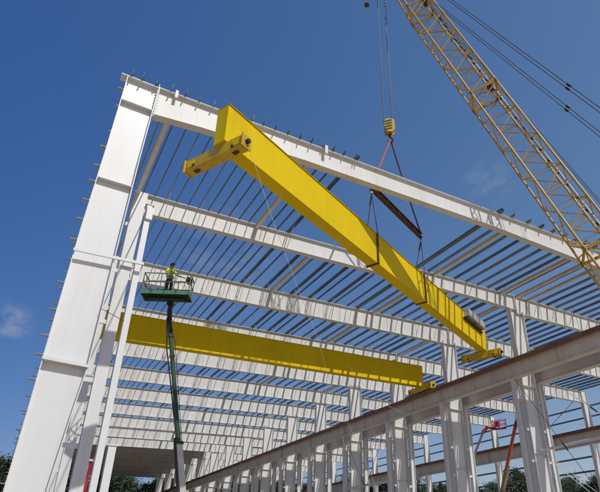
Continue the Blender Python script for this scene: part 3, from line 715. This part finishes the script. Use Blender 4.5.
MB().bar((53.45, 39.7, -7.4), (53.1, 42.3, -15.2), .34, .36, (0, 1, 0)).build('main_boom', 'ltgrey', bl, bevel=.02)
MB().obox((53.3, 42, -16.4), Vector((1.3, 0, 0)), Vector((0, 1.7, 0)), UP * 1.1).build('turret', 'red', bl, bevel=.06)
for a in (-1.2, 1.2):
    for b in (-1.3, 1.3): MB().tube((53.3 + a - .22, 42 + b, -G + .55), (53.3 + a + .22, 42 + b, -G + .55), .55, 16).build('wheel', 'black', bl, smooth=True)
ol = thing('boom_lift', 'far boom lift with raised orange arm turning tan lower down', 'boom lift', (53.3, 34.8, -G))
MB().path([(52.45, 28.2, -.75), (52.85, 28.35, -1.1), (52.78, 28.9, -2.05), (52.8, 29.2, -2.5)], [.12, .2, .24, .2], 8).build('knuckle', 'red', ol, smooth=True)
MB().bar((52.78, 28.95, -2.0), (53.1, 32.0, -7.4), .26, .36).build('fly_boom', 'orange', ol, bevel=.02)
MB().bar((53.08, 31.8, -7.1), (53.28, 34.0, -11.5), .40, .46).build('mid_boom', 'tan', ol, bevel=.02)
MB().bar((53.26, 33.8, -11.2), (53.4, 35.2, -16.6), .5, .56).build('main_boom', 'tan', ol, bevel=.02)
MB().path([(52.5, 28.6, -.9), (52.3, 28.9, -3.0), (52.6, 30.5, -5.5), (52.8, 31.6, -7.2)], .03, 6).build('hose', 'black', ol, smooth=True)
MB().obox((53.4, 35.2, -16.9), Vector((1.3, 0, 0)), Vector((0, 1.6, 0)), UP * .8).build('turret', 'orange', ol, bevel=.06)
for a in (-1.2, 1.2):
    for b in (-1.25, 1.25): MB().tube((53.4 + a - .22, 35.2 + b, -G + .55), (53.4 + a + .22, 35.2 + b, -G + .55), .55, 16).build('wheel', 'black', ol, smooth=True)

# ------------------------------------------------------------------ the worker
def skin_mesh(name, m, nodes, edges, parent, root=0, sub=2):
    o0 = Vector(parent['_o'])
    me = bpy.data.meshes.new(name); me.from_pydata([tuple(Vector(nodes[i][:3]) - o0) for i in range(len(nodes))], edges, [])
    o = bpy.data.objects.new(name, me); COL.objects.link(o); o.parent = parent; o['_o'] = tuple(o0)
    s = o.modifiers.new('Skin', 'SKIN'); s.use_smooth_shade = True; s.branch_smoothing = .6
    for i, nd in enumerate(nodes):
        r = nd[3]; me.skin_vertices[0].data[i].radius = (r, nd[4] if len(nd) > 4 else r)
        me.skin_vertices[0].data[i].use_root = (i == root)
    if sub: u = o.modifiers.new('Subsurf', 'SUBSURF'); u.levels = sub; u.render_levels = sub
    me.materials.append(M[m]); return o
PB = Vector((4.55, 8.40, -4.98))
FW = Vector((.30, -.954, 0)); RT = Vector((.954, .30, 0))         # the worker faces the camera, a little to the right
def w_(r, f, z): v = PB + RT * r + FW * f; return (v.x, v.y, PB.z + z + .06)
pr = thing('person', 'worker in hi-vis yellow shirt, harness and dark cap on the green platform', 'person', (PB.x, PB.y, PB.z))
nodes = []; edges = []
def nd(p, r, parent=None, r2=None):
    nodes.append((*p, r, r2 if r2 else r)); i = len(nodes) - 1
    if parent is not None: edges.append((parent, i))
    return i
pel = nd(w_(0, 0, .95), .135, None, .115)
ab = nd(w_(0, 0, 1.10), .125, pel, .105); ch = nd(w_(0, .01, 1.28), .145, ab, .115); sh = nd(w_(0, 0, 1.42), .10, ch, .09)
nk = nd(w_(0, .015, 1.52), .055, sh); hd0 = nd(w_(0, .03, 1.60), .078, nk, .085); hd1 = nd(w_(0, .03, 1.70), .08, hd0, .095); hd2 = nd(w_(0, .02, 1.775), .055, hd1, .065)
def arm(side, el, wr, hand, fdir):
    s = nd(w_(.17 * side, 0, 1.40), .068, sh); u = nd(w_(.205 * side, .0, 1.36), .062, s)
    e = nd(w_(*el), .046, u); f = nd([(a * .5 + b * .5) for a, b in zip(w_(*el), w_(*wr))], .044, e); w = nd(w_(*wr), .03, f)
    p = nd(w_(*hand), .038, w, .022)
    hv = Vector(w_(*hand)); fd = Vector(fdir).normalized(); sd = fd.cross(UP).normalized() if abs(fd.z) < .9 else RT
    for k, (off, ln) in enumerate(((-.033, .075), (-.011, .088), (.011, .082), (.033, .064))):
        a = nd(hv + fd * .035 + sd * off, .0105, p); b = nd(hv + fd * (.035 + ln * .55) + sd * off - UP * .008, .0095, a); nd(hv + fd * (.035 + ln * .8) + sd * off - UP * .035, .008, b)
    a = nd(hv - sd * .045 + fd * .0, .012, p); nd(hv - sd * .062 + fd * .04, .009, a)
arm(-1, (-.27, .0, 1.12), (-.24, .14, .93), (-.22, .19, .86), RT * .1 + FW * .5 - UP * .85)
arm(1, (.36, .08, 1.20), (.56, .24, 1.13), (.64, .28, 1.115), RT * .85 + FW * .5 - UP * .1)
for side, fx in ((-1, .02), (1, .0)):
    hip = nd(w_(.095 * side, 0, .88), .098, pel); kn = nd(w_(.12 * side, .03 + fx, .49), .066, hip)
    cf = nd(w_(.122 * side, .0 + fx, .32), .062, kn); an = nd(w_(.125 * side, -.02, .09), .042, cf)
    ft = nd(w_(.13 * side, .08, .04), .045, an, .034); nd(w_(.14 * side, .19, .03), .034, ft, .022)
body = skin_mesh('body', 'skin', nodes, edges, pr)
def chain(name, m, pts, sub=2):
    ns, es = [], []
    for br in pts:
        st = len(ns)
        for i, (p, r, r2) in enumerate(br):
            ns.append((*p, r, r2))
            if i: es.append((st + i - 1, st + i))
    return ns, es
ns, es = [], []
def c(p, r, r2=None, par=None):
    ns.append((*p, r, r2 or r)); i = len(ns) - 1
    if par is not None: es.append((par, i))
    return i
a = c(w_(0, 0, .96), .168, .14); b = c(w_(0, 0, 1.12), .155, .132, a); d = c(w_(0, .01, 1.29), .172, .14, b); e = c(w_(0, 0, 1.43), .125, .11, d); c(w_(0, .01, 1.49), .072, .07, e)
for side, el in ((-1, (-.27, .0, 1.12)), (1, (.36, .08, 1.20))):
    s = c(w_(.175 * side, 0, 1.405), .088, .088, e); u = c(w_(.21 * side, 0, 1.36), .085, .085, s)
    mid = [x * .32 + y * .68 for x, y in zip(w_(.21 * side, 0, 1.36), w_(*el))]; c(mid, .076, .076, u)
skin_mesh('shirt', 'hivis', ns, es, pr)
ns, es = [], []
a = c(w_(0, 0, 1.0), .165, .138); b = c(w_(0, 0, .91), .168, .14, a)
for side, fx in ((-1, .02), (1, .0)):
    h_ = c(w_(.1 * side, 0, .84), .118, .115, b); k_ = c(w_(.122 * side, .03 + fx, .49), .084, .086, h_); l_ = c(w_(.124 * side, .0 + fx, .3), .08, .08, k_); c(w_(.127 * side, -.01, .1), .07, .074, l_)
skin_mesh('trousers', 'navy', ns, es, pr)
for side in (-1, 1):
    ns, es = [], []
    a = c(w_(.126 * side, -.03, .15), .06, .062); b = c(w_(.127 * side, -.03, .05), .06, .055, a); d = c(w_(.133 * side, .09, .04), .055, .045, b); c(w_(.142 * side, .2, .03), .045, .032, d)
    skin_mesh('boot', 'boot', ns, es, pr)
hs = MB()
for s in (-1, 1):
    hs.path([w_(.1 * s, -.1, 1.47), w_(.115 * s, .0, 1.515), w_(.105 * s, .11, 1.44), w_(.07 * s, .165, 1.3), w_(.02 * s, .165, 1.18), w_(-.06 * s, .155, 1.05), w_(-.13 * s, .12, .97)], .018, 6)
hs.path([w_(-.15, .09, 1.28), w_(-.08, .165, 1.27), w_(.08, .165, 1.27), w_(.15, .09, 1.28)], .015, 6)
hs.path([Vector(w_(.185 * math.cos(t), .152 * math.sin(t), .975)) for t in [2 * math.pi * i / 16 for i in range(17)]], .024, 6)
hs.build('harness', 'black', pr, smooth=True)
MB().path([w_(.05, -.14, 1.25), w_(.3, -.2, .9), w_(.5, -.1, .8), w_(.62, .1, 1.0)], .012, 6).build('lanyard', 'black', pr, smooth=True)
ht = MB(); hc = Vector(w_(0, .02, 1.735)); vsn = []
nU, nV = 16, 6
for j in range(nV + 1):
    t = (math.pi / 2) * j / nV
    for i in range(nU):
        f = 2 * math.pi * i / nU; p_ = hc + RT * (.108 * math.cos(t) * math.cos(f)) + FW * (.132 * math.cos(t) * math.sin(f)) + UP * (.105 * math.sin(t)); vsn.append(p_)
ht.add(vsn, [(j * nU + i, j * nU + (i + 1) % nU, (j + 1) * nU + (i + 1) % nU, (j + 1) * nU + i) for j in range(nV) for i in range(nU)])
ht.obox(hc + FW * .155 + UP * .0, RT * .085, FW * .06, UP * .008)
ht.build('cap', 'hat', pr, smooth=True)
hrn = MB().ball(hc - FW * .03 - UP * .05, .095, .1, .1); hrn.build('hair', 'hair', pr, smooth=True)
for s in (-1, 1):
    MB().ball(w_(.034 * s, .118, 1.665), .011, .011, .009, 8, 6).build('eye', 'hair', pr, smooth=True)
    MB().ball(w_(.088 * s, .03, 1.655), .018, .022, .034, 8, 6).build('ear', 'skin', pr, smooth=True)
MB().path([w_(0, .115, 1.672), w_(0, .138, 1.635), w_(0, .122, 1.622)], [.011, .018, .01], 7).build('nose', 'skin', pr, smooth=True)
MB().path([w_(-.028, .108, 1.595), w_(0, .118, 1.592), w_(.028, .108, 1.595)], .006, 6).build('mouth', 'sling', pr, smooth=True)

# ------------------------------------------------------------------ trees beyond the site
def tree_meshes(seed, kind):
    rnd = random.Random(seed); h = 20.
    tr = MB(); pts = [(rnd.uniform(-.15, .15) * i, rnd.uniform(-.15, .15) * i, h * .85 * i / 6) for i in range(7)]
    tr.path(pts, [.34, .3, .26, .22, .17, .12, .06], 8)
    lv = MB(); clumps = []
    nl = 34
    for q in range(nl):
        zz = h * (.26 + .70 * (q / nl) ** .85); rad = (1 - (zz / h - .28) * .95) * (4.6 if kind == 0 else 5.4) * rnd.uniform(.45, 1)
        if kind == 1: rad = math.sin(min(1, (zz / h - .2) / .8) * math.pi * .93) * 5.2 * rnd.uniform(.5, 1)
        an = q * 2.4 + rnd.uniform(-.5, .5); e = Vector((math.cos(an) * rad, math.sin(an) * rad, zz + rnd.uniform(-.4, .9)))
        bs = Vector((0, 0, max(zz - 1.6, h * .2)))
        tr.path([bs, bs.lerp(e, .5) + Vector((0, 0, .3)), e], [.09, .06, .025], 5)
        clumps += [(bs.lerp(e, t), rnd.uniform(.8, 1.5)) for t in (.5, .8, 1.05)]
    clumps += [(Vector((rnd.uniform(-.5, .5), rnd.uniform(-.5, .5), h * rnd.uniform(.9, 1.0))), rnd.uniform(.6, 1.0)) for _ in range(4)]
    for cc, r in clumps:
        for _ in range(95):
            v = Vector((rnd.gauss(0, 1), rnd.gauss(0, 1), rnd.gauss(0, .8))) * r * .55 + cc
            a = Vector((rnd.gauss(0, 1), rnd.gauss(0, 1), rnd.gauss(0, 1))).normalized(); b = a.orthogonal().normalized(); s = rnd.uniform(.10, .24)
            lv.add([v - a * s, v + b * s * .6, v + a * s, v - b * s * .6], [(0, 1, 2, 3)])
    return tr, lv
protos = []
for q, kind in enumerate((0, 1, 0, 1)):
    t = thing('forest_tree', 'tall tree', 'tree', (0, 0, -G)) if False else None
    tr, lv = tree_meshes(11 + q, kind)
    def mk(mbx, name, m, recalc=False):
        me = bpy.data.meshes.new(name); me.from_pydata([tuple(v) for v in mbx.v], [], mbx.f); me.materials.append(m); return me
    protos.append((mk(tr, 'trunk', M['bark']), mk(lv, 'crown', LEAF[q % 3])))
rt = random.Random(3); cnt = 0
def plant(az, dist, hs, where, idx=None):
    global cnt
    tm, lm = protos[cnt % 4 if idx is None else idx]
    x = -.35 + math.sin(R(az)) * dist; y = -17.18 + math.cos(R(az)) * dist
    o = bpy.data.objects.new('forest_tree', None); COL.objects.link(o); o.location = (x, y, 0); o.rotation_euler = (0, 0, rt.uniform(0, 6.28))
    s = hs / 20.; sw = s * rt.uniform(1.0, 1.35); o.scale = (sw, sw, s)
    for nme, me in (('trunk', tm), ('crown', lm)):
        c_ = bpy.data.objects.new(nme, me); COL.objects.link(c_); c_.parent = o
    tag(o, where, 'tree', 'trees beyond the building site'); cnt += 1
i = 0
for az, d_, h_ in ((-2.6, 100, 16), (-1.2, 96, 15.2), (-.2, 104, 16.3), (.75, 101, 13.4), (1.6, 99, 12)):
    i += 1; plant(az, d_, h_ * .98, f'dark leafy tree at the lower left beyond the nearest column, {nth(i)} from the left')
az = 4.2; i = 0
while az < 31:
    i += 1; plant(az, rt.uniform(138, 150), rt.uniform(17.6, 20.5), f'dark tree behind the roofed far end of the building, {nth(i)} from the left'); az += rt.uniform(1.0, 1.4)
az = 31.5; i = 0
while az < 62:
    i += 1; h_ = rt.uniform(17.0, 20.3)
    if 41 < az < 45.5: h_ *= .93
    plant(az, rt.uniform(132, 150), h_, f'dark green tree in the tree line seen under the right aisle, {nth(i)} from the left'); az += rt.uniform(1.05, 1.6)
az = 31; i = 0
while az < 62:
    i += 1; plant(az, rt.uniform(160, 185), rt.uniform(17.5, 21.5), f'farther dark tree behind the tree line under the right aisle, {nth(i)} from left'); az += rt.uniform(1.3, 1.9)

# ------------------------------------------------------------------ camera, light, sky
cam = bpy.data.cameras.new('camera'); co = bpy.data.objects.new('camera', cam); COL.objects.link(co)
co.location = (-.3497, -17.1825, -17.0519 + G)
fw = Vector((.44872873, .76300536, .46525836)); rt_ = Vector((.86166816, -.50747078, .00117712)); up_ = rt_.cross(fw)
co.rotation_euler = Matrix((rt_, up_, -fw)).transposed().to_euler()
cam.sensor_fit = 'HORIZONTAL'; cam.sensor_width = 36; cam.lens = 36 * 529.172 / 600
cam.shift_x = -36.562 / 600; cam.shift_y = 35.311 / 600; cam.clip_start = .1; cam.clip_end = 5000
sc.camera = co
sdir = Vector((.21, -1, 1.10)).normalized()
sun = bpy.data.lights.new('sun', 'SUN'); sun.energy = 2.95; sun.angle = R(.5); sun.color = (1, .965, .905)
so = bpy.data.objects.new('sun', sun); COL.objects.link(so); so.rotation_euler = sdir.to_track_quat('Z', 'Y').to_euler(); so.location = sdir * 100
wd = bpy.data.worlds.new('World'); sc.world = wd; wd.use_nodes = True; nt = wd.node_tree; nt.nodes.clear()
sky = nt.nodes.new('ShaderNodeTexSky'); sky.sky_type = 'NISHITA'; sky.sun_disc = False
sky.sun_elevation = math.asin(sdir.z); sky.sun_rotation = math.atan2(sdir.x, sdir.y); sky.altitude = 0; sky.air_density = 1.0; sky.dust_density = .6; sky.ozone_density = 2.5
# thin wisps of cloud
tc = nt.nodes.new('ShaderNodeTexCoord')
def wisp(direction, radius, scale, stretch, amount):
    d = nt.nodes.new('ShaderNodeVectorMath'); d.operation = 'DISTANCE'; d.inputs[1].default_value = direction
    nt.links.new(tc.outputs['Generated'], d.inputs[0])
    mr = nt.nodes.new('ShaderNodeMapRange'); mr.interpolation_type = 'SMOOTHSTEP'; mr.inputs['From Min'].default_value = radius; mr.inputs['From Max'].default_value = radius * .15
    nt.links.new(d.outputs['Value'], mr.inputs['Value'])
    mp = nt.nodes.new('ShaderNodeMapping'); mp.inputs['Scale'].default_value = stretch; nt.links.new(tc.outputs['Generated'], mp.inputs['Vector'])
    n = nt.nodes.new('ShaderNodeTexNoise'); n.inputs['Scale'].default_value = scale; n.inputs['Detail'].default_value = 7; n.inputs['Roughness'].default_value = .6
    nt.links.new(mp.outputs['Vector'], n.inputs['Vector'])
    rr_ = nt.nodes.new('ShaderNodeMapRange'); rr_.inputs['From Min'].default_value = .42; rr_.inputs['From Max'].default_value = .75; nt.links.new(n.outputs['Fac'], rr_.inputs['Value'])
    m_ = nt.nodes.new('ShaderNodeMath'); m_.operation = 'MULTIPLY'; nt.links.new(mr.outputs['Result'], m_.inputs[0]); nt.links.new(rr_.outputs['Result'], m_.inputs[1])
    m2 = nt.nodes.new('ShaderNodeMath'); m2.operation = 'MULTIPLY'; m2.inputs[1].default_value = amount; nt.links.new(m_.outputs['Value'], m2.inputs[0]); return m2.outputs['Value']
ws = [wisp((-.0577, .9401, .3361), .045, 24, (1, 1, 1.6), .7), wisp((.6189, .512, .5957), .06, 22, (1.6, 1, 2.4), .22), wisp((.2527, .8364, .4863), .13, 10, (1, 1, 2.2), .35)]
s_ = ws[0]
for q in ws[1:]:
    ad = nt.nodes.new('ShaderNodeMath'); ad.operation = 'ADD'; ad.use_clamp = True; nt.links.new(s_, ad.inputs[0]); nt.links.new(q, ad.inputs[1]); s_ = ad.outputs['Value']
mixc = nt.nodes.new('ShaderNodeMixRGB'); nt.links.new(s_, mixc.inputs['Fac']); gm = nt.nodes.new('ShaderNodeGamma'); gm.inputs['Gamma'].default_value = .5; nt.links.new(sky.outputs['Color'], gm.inputs['Color'])
hs_ = nt.nodes.new('ShaderNodeHueSaturation'); hs_.inputs['Saturation'].default_value = 1.85; hs_.inputs['Value'].default_value = 2.06; hs_.inputs['Hue'].default_value = .510; nt.links.new(gm.outputs['Color'], hs_.inputs['Color'])
dp = nt.nodes.new('ShaderNodeVectorMath'); dp.operation = 'DOT_PRODUCT'; dp.inputs[1].default_value = (.95, -.30, 0); nt.links.new(tc.outputs['Generated'], dp.inputs[0])
hz = nt.nodes.new('ShaderNodeMapRange'); hz.inputs['From Min'].default_value = -.45; hz.inputs['From Max'].default_value = .7; nt.links.new(dp.outputs['Value'], hz.inputs['Value'])
tn = nt.nodes.new('ShaderNodeMixRGB'); tn.inputs[1].default_value = (.58, .69, .94, 1); tn.inputs[2].default_value = (1.5, 1.26, 1.12, 1); nt.links.new(hz.outputs['Result'], tn.inputs['Fac'])
ml = nt.nodes.new('ShaderNodeMixRGB'); ml.blend_type = 'MULTIPLY'; ml.inputs['Fac'].default_value = 1; nt.links.new(hs_.outputs['Color'], ml.inputs[1]); nt.links.new(tn.outputs['Color'], ml.inputs[2])
nt.links.new(ml.outputs['Color'], mixc.inputs[1]); mixc.inputs[2].default_value = (4.6, 4.7, 5.0, 1)
bg = nt.nodes.new('ShaderNodeBackground'); bg.inputs['Strength'].default_value = .1; nt.links.new(mixc.outputs['Color'], bg.inputs['Color'])
ow = nt.nodes.new('ShaderNodeOutputWorld'); nt.links.new(bg.outputs['Background'], ow.inputs['Surface'])
vs_ = sc.view_settings; vs_.view_transform = 'Standard'; vs_.look = 'None'; vs_.exposure = 0; vs_.gamma = 1; vs_.use_curve_mapping = False
for o in bpy.data.objects:
    if '_o' in o: del o['_o']
